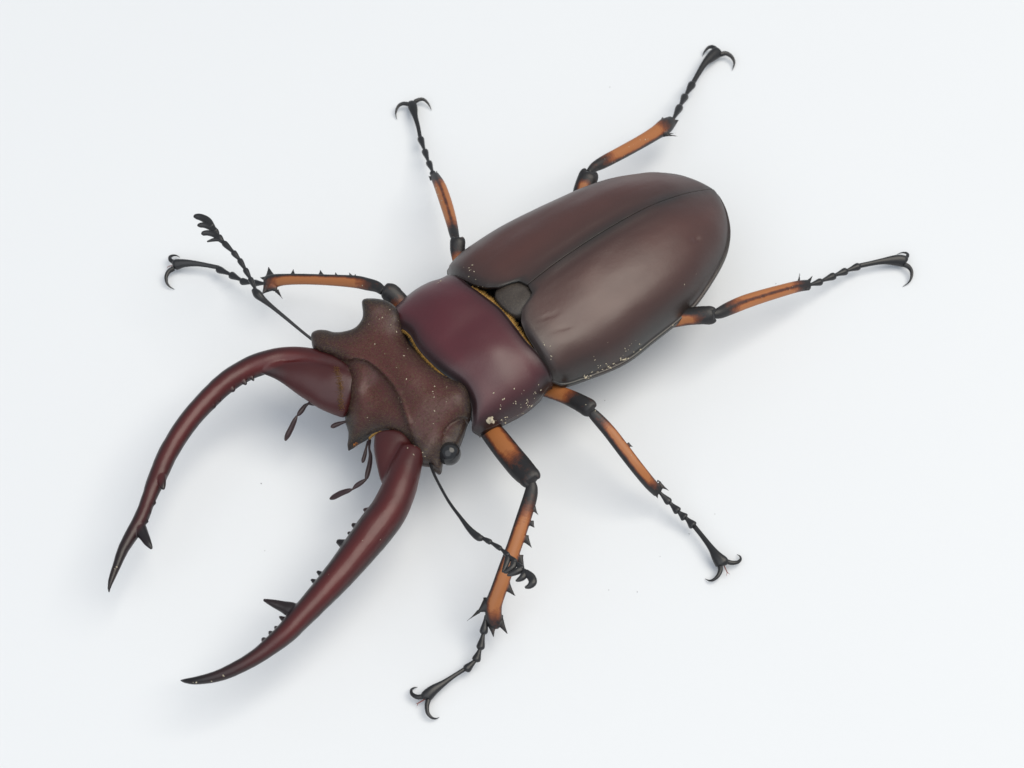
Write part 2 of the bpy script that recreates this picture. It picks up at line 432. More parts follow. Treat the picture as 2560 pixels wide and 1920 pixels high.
# ---- head: a relief of measured heights, closed below
HEAD_OUT = [(942, 462, 9.6), (915, 395, 9.9), (888, 325, 10.8), (860, 250, 11.2), (805, 205, 11.3), (730, 185, 11.4), (650, 183, 11.4), (622, 205, 11.3), (628, 265, 11.0), (622, 325, 10.6), (575, 383, 10.2),
            (500, 410, 9.9), (430, 415, 9.6), (370, 400, 9.4), (310, 402, 9.2), (272, 430, 9.0), (280, 500, 8.9), (330, 548, 8.9), (390, 570, 8.9), (440, 595, 8.8), (480, 670, 7.7), (505, 760, 6.9), (505, 860, 6.1), (500, 940, 5.6), (505, 1010, 5.2),
            (525, 1080, 5.2), (528, 1140, 4.8), (522, 1200, 4.4), (545, 1195, 4.5), (590, 1165, 4.9), (625, 1145, 5.4), (660, 1125, 6.0), (700, 1100, 6.9), (760, 1085, 7.7), (830, 1098, 8.1), (900, 1130, 8.3), (955, 1175, 8.3), (980, 1240, 8.2), (1005, 1295, 8.0), (1045, 1312, 7.9),
            (1090, 1320, 7.7), (1125, 1352, 7.4), (1155, 1370, 7.2), (1172, 1350, 7.2), (1182, 1290, 7.6), (1210, 1230, 7.9), (1260, 1205, 7.8), (1292, 1190, 7.8), (1325, 1110, 8.2), (1348, 1035, 8.7), (1372, 985, 9.4), (1374, 930, 10.0), (1366, 865, 10.5), (1345, 800, 10.8), (1312, 760, 10.8), (1270, 742, 10.6), (1210, 700, 10.4), (1120, 640, 10.3), (1050, 580, 10.2), (1000, 530, 10.1), (965, 495, 9.8)]
HEAD_IN = [(760, 300, 11.2), (700, 260, 11.4), (840, 330, 11.0), (760, 420, 10.6), (640, 450, 10.3), (520, 470, 10.0), (420, 480, 9.8), (340, 470, 9.5), (420, 545, 9.5), (520, 560, 10.0), (620, 560, 10.3), (740, 560, 10.6), (850, 500, 10.6), (900, 600, 11.0),
           (1000, 650, 11.1), (800, 650, 10.9), (900, 760, 11.1), (980, 850, 11.0), (1080, 760, 11.1), (1180, 800, 11.2), (1260, 820, 11.3), (1310, 850, 11.1), (1120, 920, 10.9), (1230, 930, 10.8), (1310, 960, 10.3), (1000, 980, 10.4), (1100, 1040, 10.0), (1200, 1040, 9.8),
           (1020, 1120, 9.2), (1100, 1180, 9.0), (1060, 1250, 8.5), (1150, 1150, 9.0), (1200, 1140, 8.7), (1260, 1080, 8.9), (1300, 1040, 9.0), (980, 1130, 9.1), (920, 1080, 9.2),
           (560, 660, 9.4), (600, 720, 9.3), (565, 800, 8.7), (660, 800, 8.8), (740, 760, 9.5), (560, 900, 7.6), (640, 900, 8.5), (740, 880, 8.9), (820, 900, 9.3), (850, 980, 9.3), (760, 980, 8.7), (660, 980, 7.9), (560, 1000, 6.7), (600, 1080, 6.3), (680, 1050, 7.3), (780, 1040, 8.3), (570, 1140, 5.3)]
RIDGE = [(540, 600), (600, 597), (660, 612), (740, 670), (790, 720), (830, 770), (862, 820), (885, 870), (905, 930), (920, 985), (940, 1045)]
CHEEK = [(1185, 1110), (1195, 1085), (1230, 1045), (1280, 1015), (1325, 1008), (1345, 1020)]
def tps(X, z, lam=1e-4):
    n = len(X); d = np.linalg.norm(X[:, None] - X[None], axis=2)
    K = np.where(d > 0, d * d * np.log(d + 1e-12), 0) + lam * np.eye(n); P = np.c_[np.ones(n), X]
    A = np.block([[K, P], [P.T, np.zeros((3, 3))]]); w = np.linalg.solve(A, np.r_[z, np.zeros(3)])
    def f(Y):
        d = np.linalg.norm(Y[:, None] - X[None], axis=2)
        return np.where(d > 0, d * d * np.log(d + 1e-12), 0) @ w[:n] + np.c_[np.ones(len(Y)), Y] @ w[n:]
    return f
def seg_dist(P, L, closed=False):
    L = np.asarray(L, float); B = np.roll(L, -1, 0) if closed else L[1:]; A = L if closed else L[:-1]
    best = np.full(len(P), 1e9); side = np.zeros(len(P))
    for a, b in zip(A, B):
        ab = b - a; u = np.clip(((P - a) @ ab) / (ab @ ab + 1e-9), 0, 1); q = P - a - u[:, None] * ab; d = np.linalg.norm(q, axis=1)
        sd = np.sign(ab[0] * (P[:, 1] - a[1]) - ab[1] * (P[:, 0] - a[0])); m = d < best; best = np.where(m, d, best); side = np.where(m, sd, side)
    return best, side
def head():
    ctl = np.array(HEAD_OUT + HEAD_IN, float); f = tps(ctl[:, :2] / 300, ctl[:, 2], 2e-4)
    out = catmull(np.array(HEAD_OUT + HEAD_OUT[:1])[:, :2], 6)[:-1]
    gx, gy = np.meshgrid(np.arange(265, 1390, 8.), np.arange(175, 1380, 8.)); gx[::2] += 4
    G = np.c_[gx.ravel(), gy.ravel()]
    # inside test
    ins = np.zeros(len(G), bool); j = len(out) - 1
    for i in range(len(out)):
        xi, yi = out[i]; xj, yj = out[j]
        c = ((yi > G[:, 1]) != (yj > G[:, 1])) & (G[:, 0] < (xj - xi) * (G[:, 1] - yi) / (yj - yi + 1e-12) + xi); ins ^= c; j = i
    d, _ = seg_dist(G, out, True); G = G[ins & (d > 4)]
    pts = np.vstack([out, G]); no = len(out)
    res = delaunay_2d_cdt([Vector(p) for p in pts], [], [list(range(no))], 1, 1e-4)
    P = np.array([tuple(v) for v in res[0]]); tris = [tuple(t) for t in res[2]]
    d, _ = seg_dist(P, out, True)
    z = f(P / 300)
    r = 34.; x = np.clip(1 - d / r, 0, 1); z -= .42 * (1 - np.sqrt(np.maximum(1 - x * x, 0)))
    dr, sd = seg_dist(P, RIDGE); front = sd > 0
    z += .26 * np.exp(-(dr / 26) ** 2) * (~front) - .38 * (1 - np.exp(-(dr / 14) ** 2)) * np.exp(-(dr / 80) ** 2) * front
    z -= .16 * np.exp(-(dr / 5.5) ** 2) * sstep(820, 880, P[:, 1])
    dc, sc = seg_dist(P, CHEEK); z -= .28 * np.exp(-(dc / 5.) ** 2) + .25 * np.exp(-(dc / 60) ** 2) * ((P[:, 0] > 1170) & (P[:, 1] > 1010) & (sc > 0))
    V = []
    for p, zz in zip(P, z):
        q = at(Z1(*p), zz); q[2] += .03 * noise.noise(Vector(q) * .9) + .012 * noise.noise(Vector(q) * 4.); V.append(q)
    V = np.array(V); n = len(V)
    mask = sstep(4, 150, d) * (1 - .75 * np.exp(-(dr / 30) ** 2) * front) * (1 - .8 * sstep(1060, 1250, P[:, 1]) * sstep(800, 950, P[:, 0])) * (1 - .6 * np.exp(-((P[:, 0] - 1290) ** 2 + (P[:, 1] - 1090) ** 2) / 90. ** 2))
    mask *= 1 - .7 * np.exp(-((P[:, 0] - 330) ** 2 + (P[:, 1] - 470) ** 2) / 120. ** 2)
    th = .9 + 3.0 * sstep(0, 260, d) 
    B = V.copy(); B[:, 2] -= th
    F = [t for t in tris] + [tuple(i + n for i in t[::-1]) for t in tris]
    cnt = {}
    for t in tris:
        for a, b in zip(t, t[1:] + t[:1]): cnt[(a, b)] = 1
    for (a, b) in cnt:
        if (b, a) not in cnt: F.append((a, b, b + n, a + n))
    ho = link('head', to_mesh('head', np.vstack([V, B]), F, np.r_[mask, np.zeros(n)]), M_HEAD, beetle)
    # short lying pubescence, combed towards the front
    ro, ti = [], []
    keep = np.where(d > 14)[0]
    for i in rng.choice(keep, 5200):
        q = P[i] + rng.uniform(-5, 5, 2); zz0 = V[i, 2]
        a = V[i] + np.array([rng.uniform(-.1, .1), rng.uniform(-.1, .1), -.01]); ang = rng.normal(0, .5)
        dr_ = -np.array([*AX, 0]) * math.cos(ang) + np.array([*NN, 0]) * math.sin(ang)
        ro.append(a); ti.append(a + dr_ * rng.uniform(.16, .34) + np.array([0, 0, rng.uniform(.03, .10)]))
    hairs('pubescence', M_FUZZ, ho, ro, ti, .014)
    return ho
head_o = head()

def ellipsoid(c, r, seg=28, ring=16):
    V = []; F = []
    for i in range(ring + 1):
        a = math.pi * i / ring
        for k in range(seg):
            b = 2 * math.pi * k / seg; V.append(np.array(c) + np.array([r[0] * math.sin(a) * math.cos(b), r[1] * math.sin(a) * math.sin(b), r[2] * math.cos(a)]))
    for i in range(ring):
        for k in range(seg): F.append((i * seg + k, (i + 1) * seg + k, (i + 1) * seg + (k + 1) % seg, i * seg + (k + 1) % seg))
    return V, F
for (x, y, z) in ((1226, 1256, 7.4), (420, 520, 7.6)):
    c = at(Z1(x, y), z); V, F = ellipsoid(c, (1.22, 1.22, 1.3)); link('eye', to_mesh('eye', V, F), M_EYE, head_o)
# orange bristles under the tip of the upper lip and hair along the mandible joints
def head_hair():
    ro, ti = [], []
    for _ in range(16):
        k = rng.uniform(0, 1); x = 545 + 70 * k; y = 1200 - 45 * k
        a = at(Z1(x, y), 4.3); ro.append(a); ti.append(at(Z1(x + rng.normal(5, 8), y + rng.uniform(18, 44)), 4.0))
    hairs('lip_bristles', M_OHAIR, head_o, ro, ti, .022)
    ro, ti = [], []
    path = catmull(np.array([(672, 1145, 6.3), (700, 1120, 6.7), (760, 1102, 7.5), (830, 1115, 7.9), (900, 1146, 8.1), (950, 1185, 8.1)]), 20)
    for p_, nrm in ((path, (.15, 1)),):
        for _ in range(700):
            p = p_[rng.integers(len(p_))]; a = at(Z1(p[0] + rng.normal(0, 2), p[1] + rng.normal(0, 2)), p[2] - .3)
            l = rng.uniform(8, 22); ro.append(a); ti.append(at(Z1(p[0] + nrm[0] * l + rng.normal(0, 4), p[1] + nrm[1] * l + rng.normal(0, 4)), p[2] - .35))
    hairs('hair_fringe', M_HAIR, head_o, ro, ti, .03)
head_hair()

# ---- mandibles
def mandible(win, k, main, base, teeth, bumps, basewin):
    t = pxtube(win, k, main, .95, 8, 28); parts = [t, pxtube(basewin[0], basewin[1], base, .52, 8, 24)]
    Q = t[2]
    for pts in teeth:
        dz = [np.linalg.norm(at(win(*pts[0][:2]), low(q[2])) - q[:3]) for q in Q]; zb = low(Q[int(np.argmin(dz)), 2])
        parts.append(pxtube(win, k, [(x, y, w, zb + z) for x, y, w, z in pts], .85, 6, 14))
    for x, y, r in bumps:
        P = at(win(x, y), 0); d = []
        for q in Q:                                             # height of the blade beside it
            a = at(win(x, y), low(q[2])); d.append(np.linalg.norm(a - q[:3]))
        i = int(np.argmin(d)); c = at(win(x, y), low(Q[i, 2]) + .05); c = Q[i, :3] + (c - Q[i, :3]) * 1.07; rr = r * k * mmpp(c)
        inner = Q[i, :3]; rt = inner * .55 + c * .45; parts.append(tube([rt, rt * .5 + c * .5, c], [rr * 5, rr * 3.2, rr * 1.4], .9, 4, 12))
    V, F = fuse(*join(*parts), .085, 6)
    V = np.array([v + (v - np.array([0, 0, 1.])) * 0 + np.array([0, 0, 1.]) * .07 * noise.noise(Vector(v) * .45) + np.array([1., 0, 0]) * .03 * noise.noise(Vector(v) * 1.3) for v in V])
    u, lat, hei = nearest(V, Q)
    # melt the flared base into the blade
    E = np.array([(f[i], f[(i + 1) % len(f)]) for f in F for i in range(len(f))]); wt = sstep(.27, .17, u)[:, None]
    deg = np.bincount(E[:, 0], minlength=len(V))[:, None]
    for _ in range(45):
        acc = np.stack([np.bincount(E[:, 0], V[E[:, 1], c], len(V)) for c in range(3)], 1)
        V = V + (acc / deg - V) * wt * .6
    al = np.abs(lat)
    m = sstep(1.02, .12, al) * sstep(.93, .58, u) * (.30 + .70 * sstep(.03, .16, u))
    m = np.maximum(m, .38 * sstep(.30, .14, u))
    return link('mandible', to_mesh('mandible', V, F, m), M_MAN, beetle)
zz = lambda rows, z0, z1: [(x, y, w, z0 + (z1 - z0) * (i / (len(rows) - 1)) ** 1.2) for i, (x, y, w) in enumerate(rows)]
ML = [(1690, 290, 100), (1580, 238, 130), (1465, 208, 140), (1370, 192, 138), (1250, 192, 142), (1120, 225, 155), (990, 275, 152), (850, 365, 148), (735, 472, 142), (625, 595, 138), (535, 722, 135), (460, 855, 130), (400, 995, 122), (365, 1075, 105), (335, 1155, 96), (298, 1250, 98), (245, 1345, 92), (182, 1453, 76), (138, 1560, 58), (105, 1645, 44), (88, 1710, 24), (88, 1745, 8)]
mandible(Z3, K3, zz(ML, 7.9, 4.2),
         [(1080, 262, 60, 7.5), (1210, 285, 130, 7.5), (1330, 318, 215, 7.4), (1450, 362, 275, 7.2), (1550, 400, 315, 7.0), (1680, 440, 330, 6.6)],
         [[(272, 1285, 70, 0), (292, 1325, 88, 0), (318, 1372, 70, .1), (345, 1420, 48, .2), (367, 1453, 20, .2)], [(405, 940, 60, .1), (425, 965, 66, .3), (434, 1005, 56, .5), (440, 1040, 42, .6), (446, 1062, 20, .6)]],
         [(985, 368, 14), (1035, 342, 10), (905, 412, 18), (818, 478, 16), (780, 515, 22), (665, 605, 14), (590, 706, 14), (548, 768, 14), (515, 832, 14), (390, 1150, 16), (360, 1215, 14), (340, 1275, 13)], (Z3, K3))
MR = [(1690, -70, 180), (1650, 40, 215), (1600, 190, 245), (1530, 345, 262), (1420, 495, 262), (1300, 650, 238), (1170, 810, 212), (1030, 965, 186), (905, 1100, 165), (805, 1205, 148), (692, 1300, 124), (580, 1380, 106), (450, 1450, 94), (320, 1500, 76), (200, 1524, 58), (125, 1526, 36), (86, 1523, 10)]
mandible(Z4, K4, zz(MR, 7.9, 4.0),
         [(860, 1140, 310, 7.3), (850, 1225, 300, 7.3), (840, 1300, 265, 7.3), (828, 1370, 215, 7.3), (815, 1440, 150, 7.3), (805, 1500, 70, 7.3)],
         [[(905, 1055, 90, 0), (850, 1035, 110, 0), (790, 1012, 80, .1), (720, 988, 52, .2), (660, 967, 20, .2)]],
         [(1360, 342, 20), (1280, 450, 18), (1252, 505, 16), (1178, 565, 22), (1038, 775, 15), (995, 830, 14), (775, 1085, 12), (740, 1155, 14), (702, 1190, 15), (655, 1235, 16), (612, 1310, 13)], (Z1, K1))

# ---- legs
def leg(win, k, femur, tibia, tars, last, claws, bristle, spines, fpat, tpat):
    fm = pxtube(win, k, femur, .75, 8, 24); q = fm[2]; e = q[-9]; T = q[-1, :3] - q[-14, :3]; T /= np.linalg.norm(T)
    L = np.cross(T, e[:3] - CAM); L /= np.linalg.norm(L); kn = []
    for sg in (-1, 1):                                          # the two knuckles that hold the shin
        c = e[:3] + L * sg * e[3] * .30; kn.append(tube([c - T * e[3] * .3, c, c + T * e[3] * .22, c + T * e[3] * .36], [e[3] * .42, e[3] * .46, e[3] * .36, e[3] * .16], 1.1, 4, 14))
    V, F = fuse(*join(fm, *kn), .08, 3)
    u, lat, hei = nearest(V, fm[2])
    m = sstep(fpat[0] - .08, fpat[0] + .2, u) * sstep(fpat[1] + .10, fpat[1] - .25, u) * sstep(fpat[3] + .35, fpat[3] - .3, np.abs(lat - fpat[2])) * sstep(.9, .3, hei)
    L = link('leg', to_mesh('leg', V, F, m), M_LEG, beetle)
    tb = pxtube(win, k, tibia, .72, 8, 22); parts = [tb]
    Qz = tb[2]
    for sp in spines:
        (x0, y0, w), (x1, y1) = sp[0], sp[1]; dz = sp[2] if len(sp) > 2 else 0
        d = [np.linalg.norm(at(win(x0, y0), low(q[2])) - q[:3]) for q in Qz]; i = int(np.argmin(d)); z = low(Qz[i, 2])
        a = at(win(x0, y0), z); b = at(win(x1, y1), max(z + dz, .25)); kk = k * mmpp(a)
        mid = a * .5 + b * .5; root = a + (a - b) / (np.linalg.norm(b - a) + 1e-6) * w * kk * .35
        parts.append(tube([root, a, mid, b], [w * kk * 1.5, w * kk * 1.1, w * kk * .5, .05], .6, 4, 12))
    V, F = fuse(*join(*parts), .065, 2)
    u, lat, hei = nearest(V, Qz)
    al = np.abs(lat)
    m = sstep(tpat[0] - .06, tpat[0] + .24, u) * sstep(tpat[1] + .04, tpat[1] - .20, u)
    if tpat[2] == 'stripe': m *= .30 + .70 * sstep(.05, .45, np.abs(lat - tpat[3])); m *= (al < 1.25)
    else: m *= sstep(tpat[4] + .36, tpat[4] - .30, np.abs(lat - tpat[3]))
    link('tibia', to_mesh('tibia', V, F, m), M_LEG, L)
    for rows in tars:
        V, F, Q = pxtube(win, k, rows, .85, 6, 14)
        link('tarsal_segment', to_mesh('tarsal_segment', V, F, np.ones(len(V))), M_BLK, L)
    V, F, Q = pxtube(win, k, last, .62, 8, 16)
    link('tarsal_segment', to_mesh('tarsal_segment', V, F, np.ones(len(V))), M_BLK, L)
    for rows in claws:
        V, F, Q = pxtube(win, k, rows, .7, 8, 12)
        link('claw', to_mesh('claw', V, F, np.ones(len(V))), M_BLK, L)
    if bristle:
        ps = [pxtube(win, k, r, .9, 4, 8) for r in bristle]; V, F = join(*ps)
        link('bristle', to_mesh('bristle', V, F), M_BRIS, L)
def seg(x0, y0, x1, y1, w, z0, z1):
    """a tarsal segment: narrow neck, widening cup"""
    f = lambda a, b, t: a + (b - a) * t
    return [(f(x0, x1, t), f(y0, y1, t), w * g, f(z0, z1, t)) for t, g in ((-.08, .45), (.15, .5), (.45, .72), (.75, 1.0), (.93, 1.02), (1.04, .7))]
def hook(p, w, z0, z1): 
    n = len(p) - 1
    return [(x, y, w * (1 - .93 * (i / n) ** 1.25), z0 + (z1 - z0) * math.sin(math.pi * .5 * i / n) + .35 * math.sin(math.pi * i / n)) for i, (x, y) in enumerate(p)]
def fork(p0, p1, a, b, w, z):
    return [[(*p0, w, z), (*p1, w * .8, z - .15)], [(*p1, w * .7, z - .15), (*a, w * .2, z - .25)], [(*p1, w * .7, z - .15), (*b, w * .2, z - .25)]]

# front right
leg(Z5, K5, [(380, 50, 105, 5.6), (425, 120, 110, 6.0), (490, 205, 120, 6.8), (545, 275, 124, 7.5), (600, 340, 124, 8.1), (640, 382, 108, 8.5), (655, 402, 70, 8.5)],
    [(648, 405, 44, 8.4), (650, 438, 62, 8.1), (640, 490, 72, 7.6), (605, 600, 76, 6.7), (565, 720, 76, 5.7), (525, 830, 78, 4.8), (490, 930, 80, 3.9), (463, 1010, 84, 3.2), (464, 1075, 80, 2.6), (478, 1120, 60, 2.2)],
    [seg(425, 1070, 412, 1152, 40, 2.5, 2.0), seg(412, 1150, 396, 1228, 40, 2.0, 1.7), seg(396, 1228, 374, 1288, 42, 1.7, 1.4), seg(374, 1284, 325, 1332, 42, 1.4, 1.2)],
    [(330, 1322, 22, 1.2), (270, 1360, 22, 1.2), (215, 1398, 32, 1.25), (165, 1432, 52, 1.2), (132, 1462, 60, 1.0), (128, 1472, 40, .9)],
    [hook([(122, 1464), (85, 1466), (60, 1452), (56, 1432), (70, 1421), (86, 1418)], 27, 1.0, .15), hook([(140, 1478), (133, 1510), (137, 1545), (156, 1568), (176, 1573), (194, 1567)], 27, .9, .12)],
    fork((122, 1478), (88, 1498), (78, 1496), (84, 1511), 6, .8),
    [((662, 540, 22), (684, 571)), ((650, 612, 26), (665, 633)), ((622, 690, 34), (652, 731)), ((592, 785, 34), (616, 838)), ((530, 925, 40), (572, 971)), ((490, 1090, 44), (534, 1161)), ((455, 1120, 34), (463, 1178)), ((425, 1020, 60), (378, 1050)), ((384, 1048, 17), (328, 1094)), ((425, 985, 16), (405, 974))],
    (.20, .80, .12, .62), (.12, .99, 'face', .12, .74))
# front left
leg(Z7, K7, [(2140, 1040, 150, 5.6), (2050, 925, 160, 6.4), (1960, 815, 160, 7.3), (1885, 735, 148, 8.0), (1835, 712, 120, 8.2)],
    [(1825, 720, 70, 8.2), (1775, 685, 90, 8.0), (1700, 665, 100, 7.6), (1600, 645, 100, 7.0), (1400, 632, 88, 6.0), (1200, 625, 86, 5.0), (1050, 628, 92, 4.2), (960, 640, 110, 3.6), (910, 652, 110, 3.2)],
    [seg(890, 660, 800, 655, 54, 2.8, 2.3), seg(800, 655, 705, 642, 56, 2.3, 1.9), seg(705, 632, 620, 590, 58, 1.9, 1.6), seg(622, 588, 518, 545, 56, 1.6, 1.3)],
    [(530, 535, 34, 1.3), (430, 515, 36, 1.3), (340, 502, 46, 1.35), (250, 500, 66, 1.3), (190, 510, 86, 1.1), (170, 515, 56, 1.0)],
    [hook([(168, 490), (145, 472), (143, 450), (168, 438), (195, 440), (222, 454)], 36, 1.0, .2), hook([(170, 540), (130, 568), (112, 610), (118, 655), (142, 686), (178, 706)], 42, 1.0, .12)],
    fork((160, 518), (132, 524), (120, 530), (118, 540), 7, .8),
    [((1112, 595, 46), (1116, 543)), ((1335, 592, 44), (1330, 550)), ((1455, 600, 34), (1450, 570)), ((1570, 600, 30), (1558, 572)), ((1605, 605, 24), (1606, 576)), ((935, 610, 80), (920, 526)), ((905, 625, 50), (850, 612)), ((915, 690, 80), (868, 746)), ((960, 690, 70), (995, 730)), ((992, 725, 28), (1038, 788))],
    (-.1, .74, .1, .6), (.10, 1.0, 'face', .22, .72))
# middle right
leg(Z6, K6, [(20, 170, 110, 5.2), (90, 195, 112, 5.6), (180, 225, 114, 6.2), (270, 258, 116, 6.8), (360, 300, 126, 7.3), (430, 340, 128, 7.6), (455, 358, 96, 7.6)],
    [(440, 360, 62, 7.4), (485, 405, 84, 7.1), (580, 510, 96, 6.2), (680, 640, 98, 5.2), (780, 770, 96, 4.1), (870, 880, 92, 3.1), (930, 942, 84, 2.5)],
    [seg(945, 950, 1012, 1020, 54, 2.2, 1.9), seg(1018, 1024, 1075, 1085, 58, 1.9, 1.7), seg(1075, 1085, 1125, 1130, 60, 1.7, 1.5), seg(1130, 1130, 1185, 1188, 62, 1.5, 1.3)],
    [(1190, 1190, 34, 1.3), (1250, 1265, 36, 1.3), (1310, 1345, 48, 1.3), (1350, 1405, 80, 1.2), (1385, 1448, 104, 1.0), (1390, 1458, 70, .9)],
    [hook([(1412, 1438), (1455, 1450), (1498, 1446), (1520, 1425), (1515, 1403), (1494, 1390)], 38, 1.0, .15), hook([(1372, 1465), (1375, 1505), (1357, 1545), (1325, 1572), (1295, 1577), (1266, 1564)], 40, .9, .12)],
    fork((1400, 1465), (1424, 1518), (1420, 1545), (1444, 1533), 8, .8),
    [((720, 605, 24), (757, 625)), ((930, 865, 14), (966, 872)), ((945, 895, 36), (1012, 936)), ((915, 955, 34), (931, 995))],
    (-.3, .72, .15, .9), (.10, .95, 'face', .32, .58))
# middle left
leg(Z8, K8, [(740, 1560, 120, 5.4), (715, 1470, 120, 6.4), (705, 1390, 132, 7.0), (706, 1330, 128, 7.4), (706, 1310, 90, 7.4)],
    [(690, 1320, 70, 7.3), (675, 1260, 86, 7.0), (655, 1170, 96, 6.4), (622, 1050, 106, 5.6), (580, 920, 108, 4.7), (545, 830, 100, 4.0), (505, 755, 78, 3.3)],
    [seg(500, 770, 488, 730, 52, 2.8, 2.6), seg(490, 725, 455, 640, 54, 2.6, 2.2), seg(452, 635, 420, 540, 56, 2.2, 1.8), seg(418, 535, 383, 430, 56, 1.8, 1.4)],
    [(382, 432, 34, 1.4), (365, 340, 36, 1.4), (340, 250, 46, 1.35), (322, 180, 76, 1.2), (311, 135, 76, 1.0), (310, 120, 50, .9)],
    [hook([(282, 140), (235, 135), (198, 152), (176, 190), (171, 230), (180, 272)], 38, 1.0, .12), hook([(336, 118), (375, 100), (412, 100), (445, 128), (465, 160), (479, 192)], 38, 1.0, .12)], None,
    [((475, 780, 30), (450, 756)), ((520, 750, 30), (526, 712)), ((580, 850, 40), (602, 846)), ((598, 846, 10), (630, 848)), ((572, 845, 12), (570, 820))],
    (-.2, .55, .2, .7), (.12, .90, 'stripe', -.05))
# hind left
leg(Z9, K9, [(215, 1640, 200, 5.8), (235, 1560, 205, 6.3), (262, 1480, 204, 6.8), (280, 1430, 190, 7.1), (290, 1400, 120, 7.2)],
    [(285, 1385, 66, 7.1), (340, 1335, 100, 6.8), (430, 1285, 124, 6.4), (600, 1195, 130, 5.6), (800, 1085, 132, 4.7), (940, 1000, 140, 4.0), (1040, 930, 160, 3.5), (1105, 880, 110, 3.2)],
    [seg(1120, 858, 1185, 735, 74, 2.9, 2.4), seg(1186, 730, 1238, 630, 74, 2.4, 1.9), seg(1240, 625, 1310, 508, 76, 1.9, 1.5)],
    [(1312, 505, 46, 1.5), (1370, 405, 52, 1.45), (1430, 310, 66, 1.4), (1500, 240, 104, 1.2), (1555, 198, 112, 1.0), (1565, 190, 70, .9)],
    [hook([(1540, 168), (1505, 148), (1470, 152), (1440, 178), (1420, 208), (1407, 240)], 46, 1.0, .12), hook([(1585, 220), (1640, 212), (1690, 240), (1718, 285), (1718, 330), (1700, 378)], 52, 1.0, .12)], None,
    [((505, 1215, 40), (490, 1184)), ((415, 1260, 34), (412, 1238)), ((645, 1140, 48), (636, 1104)), ((815, 1040, 44), (806, 1008)), ((1020, 890, 90), (1010, 838)), ((1130, 890, 60), (1176, 868)), ((1050, 1010, 60), (1070, 1025)), ((1060, 1010, 22), (1158, 992)), ((1065, 1018, 24), (1192, 1031))],
    (.0, .66, .12, .42), (.13, .92, 'face', .26, .84))
# hind right
leg(ZH, KH, [(60, 660, 130, 5.8), (160, 640, 140, 6.2), (260, 622, 144, 6.6), (370, 612, 150, 7.0), (435, 612, 146, 7.1), (462, 610, 110, 7.1)],
    [(462, 608, 66, 7.0), (520, 592, 96, 6.7), (600, 555, 112, 6.2), (720, 505, 116, 5.5), (850, 462, 110, 4.8), (1000, 418, 102, 4.0), (1150, 378, 94, 3.2), (1240, 366, 88, 2.8)],
    [seg(1250, 365, 1345, 338, 58, 2.5, 2.2), seg(1348, 332, 1452, 290, 60, 2.2, 1.9), seg(1452, 288, 1548, 252, 60, 1.9, 1.6), seg(1550, 250, 1652, 212, 60, 1.6, 1.4)],
    [(1655, 210, 40, 1.4), (1760, 188, 42, 1.4), (1850, 172, 54, 1.35), (1950, 165, 88, 1.15), (2015, 172, 96, .95), (2025, 174, 60, .9)],
    [hook([(2018, 150), (2042, 135), (2046, 116), (2028, 104), (1995, 104), (1957, 119)], 34, 1.0, .2), hook([(2020, 200), (2058, 222), (2078, 258), (2076, 305), (2055, 345), (2008, 379)], 42, .9, .12)],
    fork((2025, 185), (2050, 195), (2062, 200), (2064, 210), 9, .8),
    [((1160, 345, 26), (1171, 258)), ((1235, 345, 40), (1278, 286)), ((1215, 395, 34), (1252, 410))],
    (.0, .74, -.35, .45), (.12, .93, 'stripe', .05))

# ---- antennae
def antenna(win, k, scape, fun, lam):
    V, F, Q = pxtube(win, k, scape, .9, 8, 14)
    A = link('antenna', to_mesh('antenna', V, F, np.ones(len(V))), M_BLK, beetle)
    for a, b in zip(fun[:-1], fun[1:]):
        f = lambda t: tuple(a[i] + (b[i] - a[i]) * t for i in range(4))
        rows = []
        for t, g in ((-.05, .6), (.2, .7), (.6, 1.0), (.9, 1.05), (1.03, .7)):
            x, y, w, z = f(t); rows.append((x, y, w * g, z))
        V, F, Q = pxtube(win, k, rows, .9, 5, 12); link('antenna_segment', to_mesh('antenna_segment', V, F, np.ones(len(V))), M_BLK, A)
    for rows in lam:
        V, F, Q = pxtube(win, k, rows, .6, 8, 14); link('lamella', to_mesh('lamella', V, F, np.ones(len(V))), M_BLK, A)
antenna(Z7, K7, [(1300, 1130, 26, 7.6), (1262, 1100, 24, 7.8), (1180, 1035, 24, 8.1), (1060, 935, 28, 8.5), (950, 845, 34, 8.8), (880, 788, 50, 8.9), (835, 745, 72, 9.0), (805, 708, 46, 9.0)],
        [(815, 700, 40, 9.0), (775, 618, 44, 9.1), (735, 545, 44, 9.2), (690, 470, 44, 9.3), (640, 410, 46, 9.4), (565, 335, 46, 9.5), (525, 285, 46, 9.6), (500, 240, 44, 9.6), (470, 200, 40, 9.7)],
        [[(560, 330, 36, 9.5), (525, 312, 34, 9.5), (480, 316, 28, 9.4), (436, 329, 12, 9.4)], [(525, 295, 50, 9.6), (490, 272, 48, 9.6), (440, 260, 44, 9.6), (405, 264, 38, 9.6), (391, 267, 18, 9.6)],
         [(505, 250, 52, 9.7), (470, 220, 50, 9.7), (420, 200, 46, 9.7), (380, 199, 38, 9.7), (360, 201, 18, 9.7)], [(475, 210, 50, 9.8), (440, 165, 60, 9.8), (390, 138, 56, 9.8), (350, 130, 44, 9.8), (330, 130, 20, 9.8)]])
